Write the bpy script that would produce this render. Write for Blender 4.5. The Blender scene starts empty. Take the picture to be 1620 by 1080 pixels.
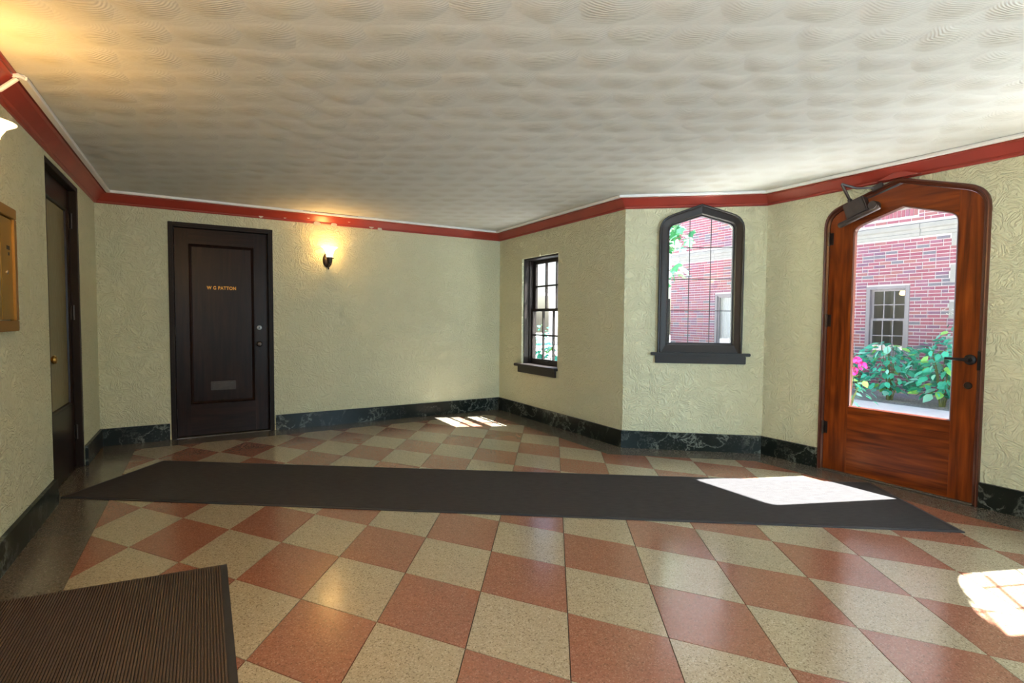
import bpy, bmesh, math, random
from mathutils import Vector, Matrix
random.seed(7)
S = bpy.context.scene
COL = S.collection
PI = math.pi

# ------------------------------------------------------------------ camera
F, PITCH, ROLL, TH, CAMH = 820.67, .0424, .0074, .5368, 1.25
CAM = Vector((0.869, -6.277, CAMH))
u = Vector((math.cos(TH), -math.sin(TH), 0))            # camera right before roll
f0 = Vector((math.sin(TH), math.cos(TH), 0))
cp, sp, cr, sr = math.cos(PITCH), math.sin(PITCH), math.cos(ROLL), math.sin(ROLL)
FW = f0 * cp + Vector((0, 0, -sp))
U0 = f0 * sp + Vector((0, 0, cp))
RT = u * cr + U0 * sr
UP = U0 * cr - u * sr
cd_ = bpy.data.cameras.new('camera')
cd_.sensor_width = 36; cd_.sensor_fit = 'HORIZONTAL'; cd_.lens = F / 1620 * 36
cd_.clip_start = .02; cd_.clip_end = 200
cam = bpy.data.objects.new('camera', cd_); COL.objects.link(cam)
m = Matrix((RT, UP, -FW)).transposed().to_4x4(); m.translation = CAM
cam.matrix_world = m
S.camera = cam

# ------------------------------------------------------------------ light
S.view_settings.view_transform = 'Standard'; S.view_settings.look = 'None'
S.view_settings.exposure = 0.40; S.view_settings.gamma = 1.0
S.view_settings.use_curve_mapping = False
SUND = Vector((-.63, .255, -1)).normalized()             # the way the sunlight travels
W = bpy.data.worlds.new('sky'); S.world = W; W.use_nodes = True
wn = W.node_tree.nodes; bg = wn['Background']
sky = wn.new('ShaderNodeTexSky'); sky.sky_type = 'NISHITA'; sky.sun_disc = False
sky.sun_elevation = math.radians(56); sky.sun_rotation = math.atan2(-SUND.x, -SUND.y)
sky.air_density = 1.0; sky.dust_density = 2.5; sky.ozone_density = 1.0
W.node_tree.links.new(sky.outputs[0], bg.inputs[0]); bg.inputs[1].default_value = 0.33
def lamp(name, kind, energy, color, loc, d=None, **kw):
    L = bpy.data.lights.new(name, kind); L.energy = energy; L.color = color
    for k, v in kw.items(): setattr(L, k, v)
    o = bpy.data.objects.new(name, L); COL.objects.link(o); o.location = loc
    if d is not None: o.rotation_euler = Vector(d).to_track_quat('-Z', 'Y').to_euler()
    return o
lamp('sun', 'SUN', 56, (1, .99, .98), (12, -8, 14), SUND, angle=math.radians(.53))
# cool fill area lights added indoors, before the added rear and left windows
lamp('rear_fill_light', 'AREA', 36, (.56, .81, 1), (3.72, -8.97, 1.35), (.12, 1, .03), shape='RECTANGLE', size=.85, size_y=1.25, spread=1.75)
lamp('side_fill_light', 'AREA', 70, (.50, .79, 1), (.03, -7.65, 1.4), (1, .35, .02), shape='RECTANGLE', size=1.0, size_y=1.3)

# ------------------------------------------------------------------ node helpers
class NT:
    def __init__(s, name, rough=.5, spec=.5, metal=0):
        s.m = bpy.data.materials.new(name); s.m.use_nodes = True
        s.t = s.m.node_tree; s.b = s.t.nodes['Principled BSDF']
        s.b.inputs['Roughness'].default_value = rough
        s.b.inputs['Specular IOR Level'].default_value = spec
        s.b.inputs['Metallic'].default_value = metal
    def n(s, kind, **ins):
        nd = s.t.nodes.new(kind)
        for k, v in ins.items():
            if k.startswith('_'): setattr(nd, k[1:], v)
            else: s.put(nd.inputs[k if not k.startswith('i') or not k[1:].isdigit() else int(k[1:])], v)
        return nd
    def put(s, sock, v):
        if hasattr(v, 'is_output'): s.t.links.new(v, sock)
        else: sock.default_value = v
    def math(s, op, a, b=0, c=None):
        nd = s.t.nodes.new('ShaderNodeMath'); nd.operation = op
        s.put(nd.inputs[0], a); s.put(nd.inputs[1], b)
        if c is not None: s.put(nd.inputs[2], c)
        return nd.outputs[0]
    def vmath(s, op, a, b=(0, 0, 0)):
        nd = s.t.nodes.new('ShaderNodeVectorMath'); nd.operation = op
        s.put(nd.inputs[0], a)
        if op == 'SCALE': s.put(nd.inputs['Scale'], b)
        else: s.put(nd.inputs[1], b)
        return nd.outputs[1] if op in ('DOT_PRODUCT', 'LENGTH', 'DISTANCE') else nd.outputs[0]
    def coord(s, k='Object'): return s.t.nodes.new('ShaderNodeTexCoord').outputs[k]
    def mapping(s, v, scale=(1, 1, 1), rot=(0, 0, 0)):
        nd = s.t.nodes.new('ShaderNodeMapping'); s.put(nd.inputs[0], v)
        nd.inputs['Scale'].default_value = scale; nd.inputs['Rotation'].default_value = rot
        return nd.outputs[0]
    def noise(s, v, scale, detail=3, rough=.5, dist=0):
        nd = s.t.nodes.new('ShaderNodeTexNoise'); s.put(nd.inputs['Vector'], v)
        nd.inputs['Scale'].default_value = scale; nd.inputs['Detail'].default_value = detail
        nd.inputs['Roughness'].default_value = rough; nd.inputs['Distortion'].default_value = dist
        return nd.outputs[0]
    def ramp(s, fac, stops):
        nd = s.t.nodes.new('ShaderNodeValToRGB'); s.put(nd.inputs[0], fac); e = nd.color_ramp.elements
        while len(e) > 1: e.remove(e[-1])
        for i, (p, c) in enumerate(stops):
            el = e[0] if i == 0 else e.new(p)
            el.position = p; el.color = (*c, 1) if len(c) == 3 else c
        return nd.outputs[0]
    def mix(s, fac, a, b, blend='MIX'):
        nd = s.t.nodes.new('ShaderNodeMix'); nd.data_type = 'RGBA'; nd.blend_type = blend
        s.put(nd.inputs[0], fac)
        for i, v in ((6, a), (7, b)):
            s.put(nd.inputs[i], (*v, 1) if isinstance(v, tuple) and len(v) == 3 else v)
        return nd.outputs[2]
    def base(s, v): s.put(s.b.inputs['Base Color'], (*v, 1) if isinstance(v, tuple) and len(v) == 3 else v); return s
    def bump(s, h, strength=.3, dist=.01):
        nd = s.t.nodes.new('ShaderNodeBump'); s.put(nd.inputs['Height'], h)
        nd.inputs['Strength'].default_value = strength; nd.inputs['Distance'].default_value = dist
        s.put(s.b.inputs['Normal'], nd.outputs[0]); return s

M = {}
def simple(name, col, rough=.5, metal=0, spec=.5, var=0, scale=8):
    t = NT(name, rough, spec, metal)
    if var:
        nz = t.noise(t.coord(), scale, 4)
        t.base(t.mix(nz, tuple(c * (1 - var) for c in col), tuple(min(1, c * (1 + var)) for c in col)))
    else: t.base(col)
    M[name] = t.m
    return t

# plaster walls: cream, raised trowel strokes
t = NT('stucco', .78, .15)
co = t.coord('Object')
warp = t.noise(co, 5, 2)
v1 = t.mapping(t.vmath('ADD', co, t.vmath('SCALE', t.n('ShaderNodeTexNoise', Vector=co, Scale=7.0, Detail=1.0).outputs[1], .22)), (1, 1, 1))
s1 = t.noise(t.mapping(v1, (60, 60, 17), (0, .6, 0)), 1, 2, .55)
s2 = t.noise(t.mapping(v1, (19, 19, 62), (0, .5, 0)), 1, 2, .55)
sel = t.ramp(t.noise(co, 6, 1), [(.44, (0, 0, 0)), (.56, (1, 1, 1))])
st = t.mix(sel, s1, s2)
st = t.ramp(st, [(.42, (0, 0, 0)), (.62, (1, 1, 1))])
fine = t.noise(co, 160, 3)
t.bump(t.math('ADD', t.math('MULTIPLY', st, 1.0), t.math('MULTIPLY', fine, .16)), .74, .011)
blot = t.noise(co, 1.6, 4)
t.base(t.mix(blot, (.635, .635, .44), (.695, .70, .495)))
M['stucco'] = t.m
# swirl-combed ceiling
t = NT('swirl_plaster', .7, .2)
co = t.coord('Object')
wv = t.vmath('SCALE', t.vmath('SUBTRACT', t.n('ShaderNodeTexNoise', Vector=co, Scale=3.2, Detail=2.0).outputs[1], (.5, .5, .5)), .62)
vv = t.vmath('ADD', t.mapping(t.mapping(co, (1, 1, 0), (0, 0, math.radians(31))), (3.9, 5.0, 0)), wv)
sx = t.n('ShaderNodeSeparateXYZ', i0=vv).outputs
row = t.math('FLOOR', sx[1]); par = t.math('FLOORED_MODULO', row, 2.0)
lu = t.math('SUBTRACT', t.math('FRACT', t.math('MULTIPLY_ADD', par, .5, sx[0])), .5)
lv = t.math('SUBTRACT', t.math('FRACT', sx[1]), .5)
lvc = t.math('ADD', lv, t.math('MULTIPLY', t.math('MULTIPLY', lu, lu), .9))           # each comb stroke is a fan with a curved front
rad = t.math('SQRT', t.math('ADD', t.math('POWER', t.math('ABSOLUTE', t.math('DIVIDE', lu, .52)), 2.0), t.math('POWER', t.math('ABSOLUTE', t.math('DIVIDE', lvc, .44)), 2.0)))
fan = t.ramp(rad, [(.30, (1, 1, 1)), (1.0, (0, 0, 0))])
arc = t.math('SQRT', t.math('ADD', t.math('MULTIPLY', lu, lu), t.math('POWER', t.math('ABSOLUTE', t.math('ADD', lv, .62)), 2.0)))
rip = t.math('SINE', t.math('MULTIPLY', t.math('ADD', arc, t.math('MULTIPLY', t.noise(co, 14, 2), .05)), 105))
rmask = t.math('MULTIPLY', t.ramp(t.noise(co, 2.5, 2), [(.35, (.3, .3, .3)), (.65, (1, 1, 1))]), t.math('MULTIPLY_ADD', fan, .8, .2))
hgt = t.math('ADD', t.math('ADD', t.math('MULTIPLY', fan, .30), t.math('MULTIPLY', t.noise(co, 7, 3), .25)), t.math('MULTIPLY', t.math('MULTIPLY', rip, .05), rmask))
t.bump(hgt, .85, .022)
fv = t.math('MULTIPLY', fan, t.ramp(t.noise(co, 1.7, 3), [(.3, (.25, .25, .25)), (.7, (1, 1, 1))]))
t.base(t.mix(t.math('MULTIPLY', fv, .50), t.mix(t.noise(co, 1.2, 4), (.61, .63, .60), (.665, .68, .65)), (.50, .48, .41)))  # tan tint paints the shade of the tilted comb fans into the colour
M['swirl_plaster'] = t.m
# red crown paint
t = simple('red_paint', (.30, .035, .022), .35, var=.18, scale=6)
t = simple('chipped_plaster', (.62, .57, .47), .8, var=.15, scale=40)
t = simple('peeling_stain', (.34, .22, .09), .8, var=.3, scale=30)
# dark green-black veined marble
t = NT('dark_marble', .28, .2)
co = t.coord('Object')
w1 = t.vmath('ADD', co, t.vmath('SCALE', t.n('ShaderNodeTexNoise', Vector=co, Scale=4.0, Detail=5.0).outputs[1], .35))
vn = t.math('ABSOLUTE', t.math('SUBTRACT', t.noise(w1, 5, 5, .6), .5))
vein = t.ramp(vn, [(0, (1, 1, 1)), (.012, (.5, .5, .5)), (.035, (0, 0, 0))])
vmask = t.ramp(t.noise(co, 2.2, 2), [(.40, (0, 0, 0)), (.60, (1, 1, 1))])
cl = t.mix(t.noise(co, 7, 5), (.0035, .006, .0055), (.014, .020, .017))
cl = t.mix(t.math('MULTIPLY', t.math('MULTIPLY', vein, vmask), .55), cl, (.34, .38, .33))
mott = t.math('MULTIPLY', t.ramp(t.noise(co, 38, 5, .65), [(.55, (0, 0, 0)), (.75, (1, 1, 1))]), t.ramp(t.noise(co, 3.1, 2), [(.5, (0, 0, 0)), (.72, (1, 1, 1))]))
cl = t.mix(t.math('MULTIPLY', mott, .7), cl, (.26, .29, .27))
t.base(cl); M['dark_marble'] = t.m
# terrazzo
def terrazzo(name, dark, mid, light, rough=.19):
    t = NT(name, rough, .95)
    co = t.coord('Object')
    sp_ = t.n('ShaderNodeTexVoronoi', Vector=co, Scale=210.0).outputs['Color']
    sx = t.n('ShaderNodeSeparateColor', i0=sp_).outputs[0]
    c = t.ramp(sx, [(0, dark), (.2, mid), (.75, mid), (1, light)])
    big = t.noise(co, 3, 4)
    c = t.mix(t.math('MULTIPLY', big, .38), c, tuple(x * .62 for x in mid))
    t.put(t.b.inputs['Roughness'], t.math('ADD', t.math('MULTIPLY', t.noise(co, 5, 4), .16), rough - .08))
    t.base(c); M[name] = t.m
terrazzo('terrazzo_cream', (.17, .135, .085), (.39, .335, .235), (.54, .48, .37))
terrazzo('terrazzo_red', (.16, .075, .048), (.30, .128, .082), (.40, .22, .155))
terrazzo('terrazzo_grey', (.055, .047, .038), (.13, .112, .09), (.23, .21, .18))
simple('grout', (.075, .05, .037), .8)
# woods
def wood(name, dark, mid, light, axis, rough=.3, scale=1.0, spec=.5):
    t = NT(name, rough, spec)
    co = t.coord('Object')
    sc = {'z': (26, 26, 1.6), 'x': (1.6, 26, 26)}[axis]
    co2 = t.mapping(co, tuple(x * scale for x in sc))
    n1 = t.noise(co2, 1, 4, .6, .6)
    rings = t.math('SINE', t.math('MULTIPLY', t.noise(t.mapping(co, {'z': (5, 5, .55), 'x': (.55, 5, 5)}[axis]), 1, 2), 60))
    fac = t.math('ADD', t.math('MULTIPLY', n1, .8), t.math('MULTIPLY', rings, .05))
    c = t.ramp(fac, [(.25, dark), (.48, mid), (.72, light)])
    t.base(c); t.bump(n1, .08, .003)
    M[name] = t.m
for ax in 'zx':
    wood('oak_' + ax, (.080, .013, .002), (.20, .038, .004), (.34, .085, .010), ax, .32, spec=.32)
    wood('mahogany_' + ax, (.009, .0032, .0022), (.019, .0072, .005), (.031, .012, .008), ax, .32, spec=.17)
simple('oak_bead', (.085, .020, .009), .28, var=.35, scale=14)
simple('dark_frame', (.018, .012, .010), .45, spec=.15, var=.2, scale=10)
simple('window_paint', (.022, .018, .017), .38, spec=.3, var=.12)
simple('lead', (.03, .028, .03), .45, metal=.4)
simple('bronze', (.055, .042, .036), .34, metal=.75, var=.25, scale=30)
simple('closer_metal', (.075, .062, .060), .36, metal=.6, var=.25, scale=25)
simple('black_iron', (.016, .015, .015), .38, metal=.5)
simple('brass', (.37, .225, .045), .38, metal=.55, var=.12, scale=5)
simple('brass_bright', (.62, .38, .10), .28, metal=.85)
simple('brass_frame', (.29, .15, .025), .42, metal=.35, var=.12, scale=5)
simple('gilt', (.80, .38, .04), .45, metal=.2)
simple('chrome', (.6, .6, .6), .25, metal=1)
simple('slot_black', (.01, .01, .01), .6)
simple('old_steel', (.18, .165, .15), .35, metal=.8)
simple('raceway_paint', (.88, .88, .87), .4)
t = simple('runner_pile', (.032, .030, .031), .95, spec=.1)
co = t.coord(); n_ = t.noise(co, 220, 3); n2_ = t.noise(t.mapping(co, (14, 60, 1)), 1, 4)
t.base(t.mix(t.math('ADD', t.math('MULTIPLY', n_, .5), t.math('MULTIPLY', n2_, .5)), (.018, .018, .0185), (.088, .083, .085)))
t.bump(n_, .6, .004)
simple('rubber', (.026, .026, .031), .55)
t = simple('rib_fibre', (.05, .035, .028), .95, spec=.1)
co = t.coord(); n_ = t.noise(co, 260, 3); n2_ = t.noise(co, 3, 3)
t.base(t.mix(t.math('ADD', t.math('MULTIPLY', n_, .75), t.math('MULTIPLY', n2_, .25)), (.026, .019, .017), (.16, .12, .095)))
t.bump(n_, .5, .003)
# glass that lets the light through and mirrors at a grazing angle
def glass(name, tint=(1, 1, 1), refl=1.0, rough=0.0):
    mt = bpy.data.materials.new(name); mt.use_nodes = True; nt = mt.node_tree
    for nd in list(nt.nodes): nt.nodes.remove(nd)
    out = nt.nodes.new('ShaderNodeOutputMaterial'); mx = nt.nodes.new('ShaderNodeMixShader')
    tr = nt.nodes.new('ShaderNodeBsdfTransparent'); gl = nt.nodes.new('ShaderNodeBsdfGlossy'); fr = nt.nodes.new('ShaderNodeLayerWeight')
    tr.inputs[0].default_value = (*tint, 1); gl.inputs['Roughness'].default_value = rough
    pw = nt.nodes.new('ShaderNodeMath'); pw.operation = 'POWER'; pw.inputs[1].default_value = 5
    mm = nt.nodes.new('ShaderNodeMath'); mm.operation = 'MULTIPLY_ADD'; mm.inputs[1].default_value = .9 * refl; mm.inputs[2].default_value = .035 * refl; mm.use_clamp = True
    nt.links.new(fr.outputs['Facing'], pw.inputs[0]); nt.links.new(pw.outputs[0], mm.inputs[0]); nt.links.new(mm.outputs[0], mx.inputs[0])
    nt.links.new(tr.outputs[0], mx.inputs[1]); nt.links.new(gl.outputs[0], mx.inputs[2]); nt.links.new(mx.outputs[0], out.inputs[0])
    M[name] = mt
glass('clear_glass', (.97, .98, .97))
glass('street_glass', (.95, .96, .97), 1.6, .02)
t = NT('obscure_glass', .32, .5); co = t.coord()
t.base(t.mix(t.noise(co, 18, 3), (.16, .125, .05), (.22, .18, .085))); t.bump(t.noise(t.mapping(co, (40, 40, 14)), 1, 3), .5, .004); M['obscure_glass'] = t.m
t = NT('frosted_shade', .4); t.base((.95, .86, .68))
t.put(t.b.inputs['Emission Color'], (1, .72, .36, 1)); t.b.inputs['Emission Strength'].default_value = 3.2; M['frosted_shade'] = t.m
tp_ = t.t.nodes.new('ShaderNodeBsdfTransparent'); mx_ = t.t.nodes.new('ShaderNodeMixShader'); mx_.inputs[0].default_value = .36   # milk glass lets about half its light through
t.t.links.new(tp_.outputs[0], mx_.inputs[1]); t.t.links.new(t.b.outputs[0], mx_.inputs[2]); t.t.links.new(mx_.outputs[0], t.t.nodes['Material Output'].inputs[0])
t = NT('bulb_glow', .4); t.base((1, .9, .7)); t.put(t.b.inputs['Emission Color'], (1, .6, .22, 1)); t.b.inputs['Emission Strength'].default_value = 6; M['bulb_glow'] = t.m
# outdoors
for i, c in enumerate([(.27, .085, .125), (.29, .10, .14), (.25, .10, .16), (.29, .12, .13), (.19, .10, .165), (.155, .145, .185)]):
    simple('brick_%d' % i, c, .85, var=.12, scale=20)
simple('mortar', (.50, .475, .49), .9, var=.08, scale=30)
t = simple('limestone', (.31, .305, .295), .85, var=.16, scale=9); t.bump(t.noise(t.coord(), 40, 4), .3, .006)
simple('grey_paint', (.23, .21, .235), .5, var=.08)
simple('curtain', (.80, .79, .77), .9, var=.06, scale=20)
simple('dark_room', (.42, .40, .38), .9)
t = simple('concrete_walk', (.82, .80, .78), .9, var=.1, scale=12)
t = simple('mulch', (.20, .18, .18), .95); co = t.coord(); n_ = t.noise(co, 30, 6, .7)
t.base(t.ramp(n_, [(.3, (.17, .16, .16)), (.5, (.46, .43, .43)), (.7, (.74, .71, .70))])); t.bump(n_, .8, .03)
for nm, c in dict(leaf_teal=(.05, .44, .30), leaf_deep=(.025, .28, .18), leaf_lime=(.26, .60, .14), leaf_pale=(.24, .58, .48), leaf_tree=(.05, .27, .11), leaf_sprig=(.13, .34, .12)).items():
    simple(nm, c, .5, var=.15, scale=9)
simple('stem', (.12, .14, .05), .8); simple('bark', (.13, .10, .08), .9, var=.2, scale=20)
simple('petal_pink', (.70, .03, .28), .6, var=.15, scale=30); simple('petal_white', (.8, .8, .76), .6)
simple('terracotta', (.42, .16, .08), .8, var=.1)
simple('garage_paint', (.62, .62, .62), .7)

# ------------------------------------------------------------------ mesh helpers
class MB:
    def __init__(s): s.v = []; s.f = []
    def add(s, vs, fs):
        k = len(s.v); s.v += [tuple(p) for p in vs]; s.f += [tuple(i + k for i in q) for q in fs]; return s
    def box(s, x0, x1, y0, y1, z0, z1):
        return s.add([(x0, y0, z0), (x1, y0, z0), (x1, y1, z0), (x0, y1, z0), (x0, y0, z1), (x1, y0, z1), (x1, y1, z1), (x0, y1, z1)],
                     [(0, 3, 2, 1), (4, 5, 6, 7), (0, 1, 5, 4), (1, 2, 6, 5), (2, 3, 7, 6), (3, 0, 4, 7)])
    def prism(s, poly, y0, y1):                     # poly in (x, z), counter-clockwise seen from -y
        n = len(poly)
        vs = [(x, y0, z) for x, z in poly] + [(x, y1, z) for x, z in poly]
        return s.add(vs, [tuple(range(n)), tuple(range(2 * n - 1, n - 1, -1))] + [(i, i + n, (i + 1) % n + n, (i + 1) % n) for i in range(n)])
    def slab(s, poly, z0, z1):                      # poly in (x, y), counter-clockwise from above
        n = len(poly)
        vs = [(x, y, z1) for x, y in poly] + [(x, y, z0) for x, y in poly]
        return s.add(vs, [tuple(range(n)), tuple(range(2 * n - 1, n - 1, -1))] + [(i, i + n, (i + 1) % n + n, (i + 1) % n) for i in range(n)])
    def loops(s, loops, closed=True, caps=False):   # skin between successive closed loops of equal length
        n = len(loops[0]); k = len(s.v)
        for l in loops: s.v += [tuple(p) for p in l]
        for a in range(len(loops) - 1):
            for i in range(n):
                j = (i + 1) % n
                s.f.append((k + a * n + i, k + a * n + j, k + (a + 1) * n + j, k + (a + 1) * n + i))
        if caps:
            s.f.append(tuple(k + i for i in range(n - 1, -1, -1)))
            s.f.append(tuple(k + (len(loops) - 1) * n + i for i in range(n)))
        return s
    def ring(s, outer, inner, y0, y1):              # arched frame between two outlines (x, z)
        P = lambda o, y: [(x, y, z) for x, z in o]
        return s.loops([P(outer, y1), P(outer, y0), P(inner, y0), P(inner, y1), P(outer, y1)])
    def lathe(s, prof, c=(0, 0, 0), ax='z', n=16):
        L = []
        for r, h in prof:
            l = []
            for i in range(n):
                a = 2 * PI * i / n; p, q = r * math.cos(a), r * math.sin(a)
                l.append({'z': (c[0] + p, c[1] + q, c[2] + h), 'y': (c[0] + p, c[1] + h, c[2] - q), 'x': (c[0] + h, c[1] + p, c[2] + q)}[ax])
            L.append(l)
        return s.loops(L, caps=True)
    def tube(s, pts, r, n=8):
        pts = [Vector(p) for p in pts]; L = []
        rs = r if isinstance(r, (list, tuple)) else [r] * len(pts)
        for i, p in enumerate(pts):
            d_ = (pts[min(i + 1, len(pts) - 1)] - pts[max(i - 1, 0)]).normalized()
            q = d_.to_track_quat('Z', 'Y')
            L.append([p + q @ Vector((rs[i] * math.cos(2 * PI * k / n), rs[i] * math.sin(2 * PI * k / n), 0)) for k in range(n)])
        return s.loops(L, caps=True)
    def mesh(s, name, mat, smooth=False, bevel=0):
        me = bpy.data.meshes.new(name); me.from_pydata(s.v, [], s.f); 
        bm = bmesh.new(); bm.from_mesh(me)
        bmesh.ops.recalc_face_normals(bm, faces=bm.faces)
        if bevel:
            bmesh.ops.bevel(bm, geom=[e for e in bm.edges if len(e.link_faces) == 2 and e.calc_face_angle(0) > .7], offset=bevel, segments=2, affect='EDGES', clamp_overlap=True)
        bm.to_mesh(me); bm.free()
        if smooth:
            for p in me.polygons: p.use_smooth = True
            me.set_sharp_from_angle(angle=math.radians(42))
        me.materials.append(M[mat] if isinstance(mat, str) else mat)
        return me
def obj(name, data, parent=None, mat=None, smooth=False, bevel=0, loc=None, rot=None):
    if isinstance(data, MB): data = data.mesh(name, mat, smooth, bevel)
    o = bpy.data.objects.new(name, data); COL.objects.link(o)
    if parent is not None: o.parent = parent
    if loc is not None: o.location = loc
    if rot is not None: o.rotation_euler = rot
    return o
def tag(o, label, cat=None, group=None, kind=None):
    o['label'] = label
    if cat: o['category'] = cat
    if group: o['group'] = group
    if kind: o['kind'] = kind
    return o
def thing(name, loc, label, cat=None, rz=0, group=None, kind=None):
    o = bpy.data.objects.new(name, None); COL.objects.link(o); o.empty_display_size = .1
    o.location = loc; o.rotation_euler = (0, 0, rz)
    return tag(o, label, cat, group, kind)

# ------------------------------------------------------------------ room plan: walls as frames (x along wall, y into the wall, z up)
HT, HC, TW = 2.323, 2.434, .22
PHI = .6918
A = Vector((0, 0)); B = Vector((4.4015, 0)); C = Vector((4.4015, -2.476)); D = Vector((5.398, -3.302))
E = Vector((5.398, -5.55)); G0 = Vector((4.4015, -6.376)); G = Vector((4.4015, -9.0)); H = Vector((0, -9.0))
PLAN = [('back', A, B), ('window', B, C), ('bay', C, D), ('entrance', D, E), ('bay_right', E, G0), ('rear_side', G0, G), ('rear', G, H), ('left', H, A)]
class Fr:
    def __init__(s, nm, a, b):
        s.nm, s.a, s.b = nm, a, b; s.d = (b - a).normalized(); s.L = (b - a).length
        s.rz = math.atan2(s.d.y, s.d.x); s.o = Vector((-s.d.y, s.d.x))     # outward
    def p(s, x, y=0, z=0):
        q = s.a + s.d * x + s.o * y; return Vector((q.x, q.y, z))
FR = {nm: Fr(nm, a, b) for nm, a, b in PLAN}
NAMES = [p[0] for p in PLAN]
def turn(i):                                            # signed turn between wall i and the next
    d1, d2 = FR[NAMES[i]].d, FR[NAMES[(i + 1) % 8]].d
    return math.atan2(d1.x * d2.y - d1.y * d2.x, d1.dot(d2))
def ends(nm, off):                                      # how far an offset line runs past the wall's two ends (off > 0 outward)
    i = NAMES.index(nm)
    return off * math.tan(-turn(i - 1) / 2), off * math.tan(-turn(i) / 2)
def offset_poly(off):
    out = []
    for i, nm in enumerate(NAMES):
        e0, _ = ends(nm, off); q = FR[nm].p(-e0, off); out.append((q.x, q.y))
    return out
def plate(nm, holes, z0=-.15, z1=HC, tw=TW):
    fr = FR[nm]; bm = bmesh.new()
    e0, e1 = ends(nm, tw)
    def loop(pts):
        vs = [bm.verts.new((x, 0, z)) for x, z in pts]
        return [bm.edges.new((vs[i], vs[(i + 1) % len(vs)])) for i in range(len(vs))]
    eds = loop([(0, z0), (fr.L, z0), (fr.L, z1), (0, z1)])
    for h_ in holes: eds += loop(h_)
    bmesh.ops.triangle_fill(bm, edges=eds, use_beauty=True, use_dissolve=False)
    front = list(bm.faces)
    r = bmesh.ops.extrude_face_region(bm, geom=front, use_keep_orig=True)
    for v in [g for g in r['geom'] if isinstance(g, bmesh.types.BMVert)]:
        v.co.y = tw
        if v.co.x < 1e-6: v.co.x -= e0
        elif v.co.x > fr.L - 1e-6: v.co.x += e1
    bmesh.ops.recalc_face_normals(bm, faces=bm.faces)
    me = bpy.data.meshes.new('wall_' + nm); bm.to_mesh(me); bm.free(); me.materials.append(M['stucco'])
    o = obj('wall_' + nm, me, loc=fr.p(0), rot=(0, 0, fr.rz))
    return tag(o, WALL_LABEL[nm], kind='structure')
WALL_LABEL = dict(back='cream stucco back wall with the wall lamp and the lettered door', window='cream stucco wall with the plain sash window',
    bay='angled cream stucco bay wall holding the pointed leaded window', entrance='cream stucco wall around the arched entrance door',
    bay_right='angled stucco bay wall to the right of the entrance, outside the frame', rear_side='stucco wall behind the camera on the right', rear='stucco wall behind the camera', left='cream stucco left wall with the glazed door')
def arch(x0, x1, z0, zs, za, r, n=6):
    """pointed outline with rounded shoulders, counter-clockwise from bottom left"""
    xm = (x0 + x1) / 2; pts = [(x0, z0), (x1, z0)]
    def corner(P, Q, R_):
        return [tuple((1 - k) ** 2 * P[i] + 2 * k * (1 - k) * Q[i] + k * k * R_[i] for i in (0, 1)) for k in [j / n for j in range(n + 1)]]
    L = math.hypot(x1 - xm, za - zs); ux, uz = (xm - x1) / L, (za - zs) / L
    pts += corner((x1, zs - r), (x1, zs), (x1 + ux * r, zs + uz * r))
    pts.append((xm, za))
    pts += corner((x0 - ux * r, zs + uz * r), (x0, zs), (x0, zs - r))
    return pts
def clip(poly, f):                                      # keep the part of a convex polygon where f(x, z) >= 0, f linear
    out = []
    for i in range(len(poly)):
        p, q = poly[i], poly[(i + 1) % len(poly)]; a, b = f(*p), f(*q)
        if a >= 0: out.append(p)
        if (a >= 0) != (b >= 0):
            k = a / (a - b); out.append((p[0] + (q[0] - p[0]) * k, p[1] + (q[1] - p[1]) * k))
    return out
def area(poly):
    return .5 * sum(poly[i][0] * poly[(i + 1) % len(poly)][1] - poly[(i + 1) % len(poly)][0] * poly[i][1] for i in range(len(poly)))

# openings, in wall coordinates
DOOR1 = (.575, 1.535, 2.21)                             # back wall door: x0, x1, top
DOOR2 = (9 - 1.80, 9 - .755, 2.296)                     # left wall door
WIN1 = (.58, 1.372, .672, 2.025)                        # sash window
def bay_out(k=0): return arch(.318 + k, 1.09 - k, .94, 2.218 - k * .6, 2.350 - k, .12)
def bay_glass(k=0): return arch(.418 - k, .998 + k, 1.04 - k, 2.155 + k * .6, 2.246 + k, .055)
BR_SHIFT = -.22                                         # the matching window of the right bay wall
def shift(poly, dx): return [(x + dx, z) for x, z in poly]
def mirror_bay(poly, L): return [(L - x, z) for x, z in poly][::-1]
DO = arch(.533, 1.608, 0, 2.160, 2.336, .13)            # entrance frame outline
DL = arch(.570, 1.571, .012, 2.128, 2.296, .11)         # leaf outline
DG = arch(.753, 1.433, .555, 2.012, 2.124, .06)         # its glass

plate('back', [[(DOOR1[0], -.1), (DOOR1[1], -.1), (DOOR1[1], DOOR1[2]), (DOOR1[0], DOOR1[2])]])
plate('left', [[(.85, .7), (1.85, .7), (1.85, 2.05), (.85, 2.05)], [(DOOR2[0], -.1), (DOOR2[1], -.1), (DOOR2[1], DOOR2[2]), (DOOR2[0], DOOR2[2])]])
plate('window', [[(WIN1[0], WIN1[2]), (WIN1[1], WIN1[2]), (WIN1[1], WIN1[3]), (WIN1[0], WIN1[3])]])
plate('bay', [bay_out(.04)])
hole = [(x, max(z, -.1)) for x, z in arch(.56, 1.58, -.1, 2.14, 2.31, .12)]
plate('entrance', [hole], tw=.12)
LBR = FR['bay_right'].L
BRX = .47                                               # where its window is centred from the entrance corner
def br(poly): return [(x - .708 + BRX, z) for x, z in poly]
plate('bay_right', [br(bay_out(.04))])
RW = [(.15, 1.2), (1.35, 2.4)]                          # two unseen sash windows added behind the camera to let more sun in
plate('rear_side', [[(p, .45), (q, .45), (q, 2.1), (p, 2.1)] for p, q in RW]); plate('rear', [[(.22, .68), (1.14, .68), (1.14, 2.02), (.22, 2.02)]])

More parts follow.
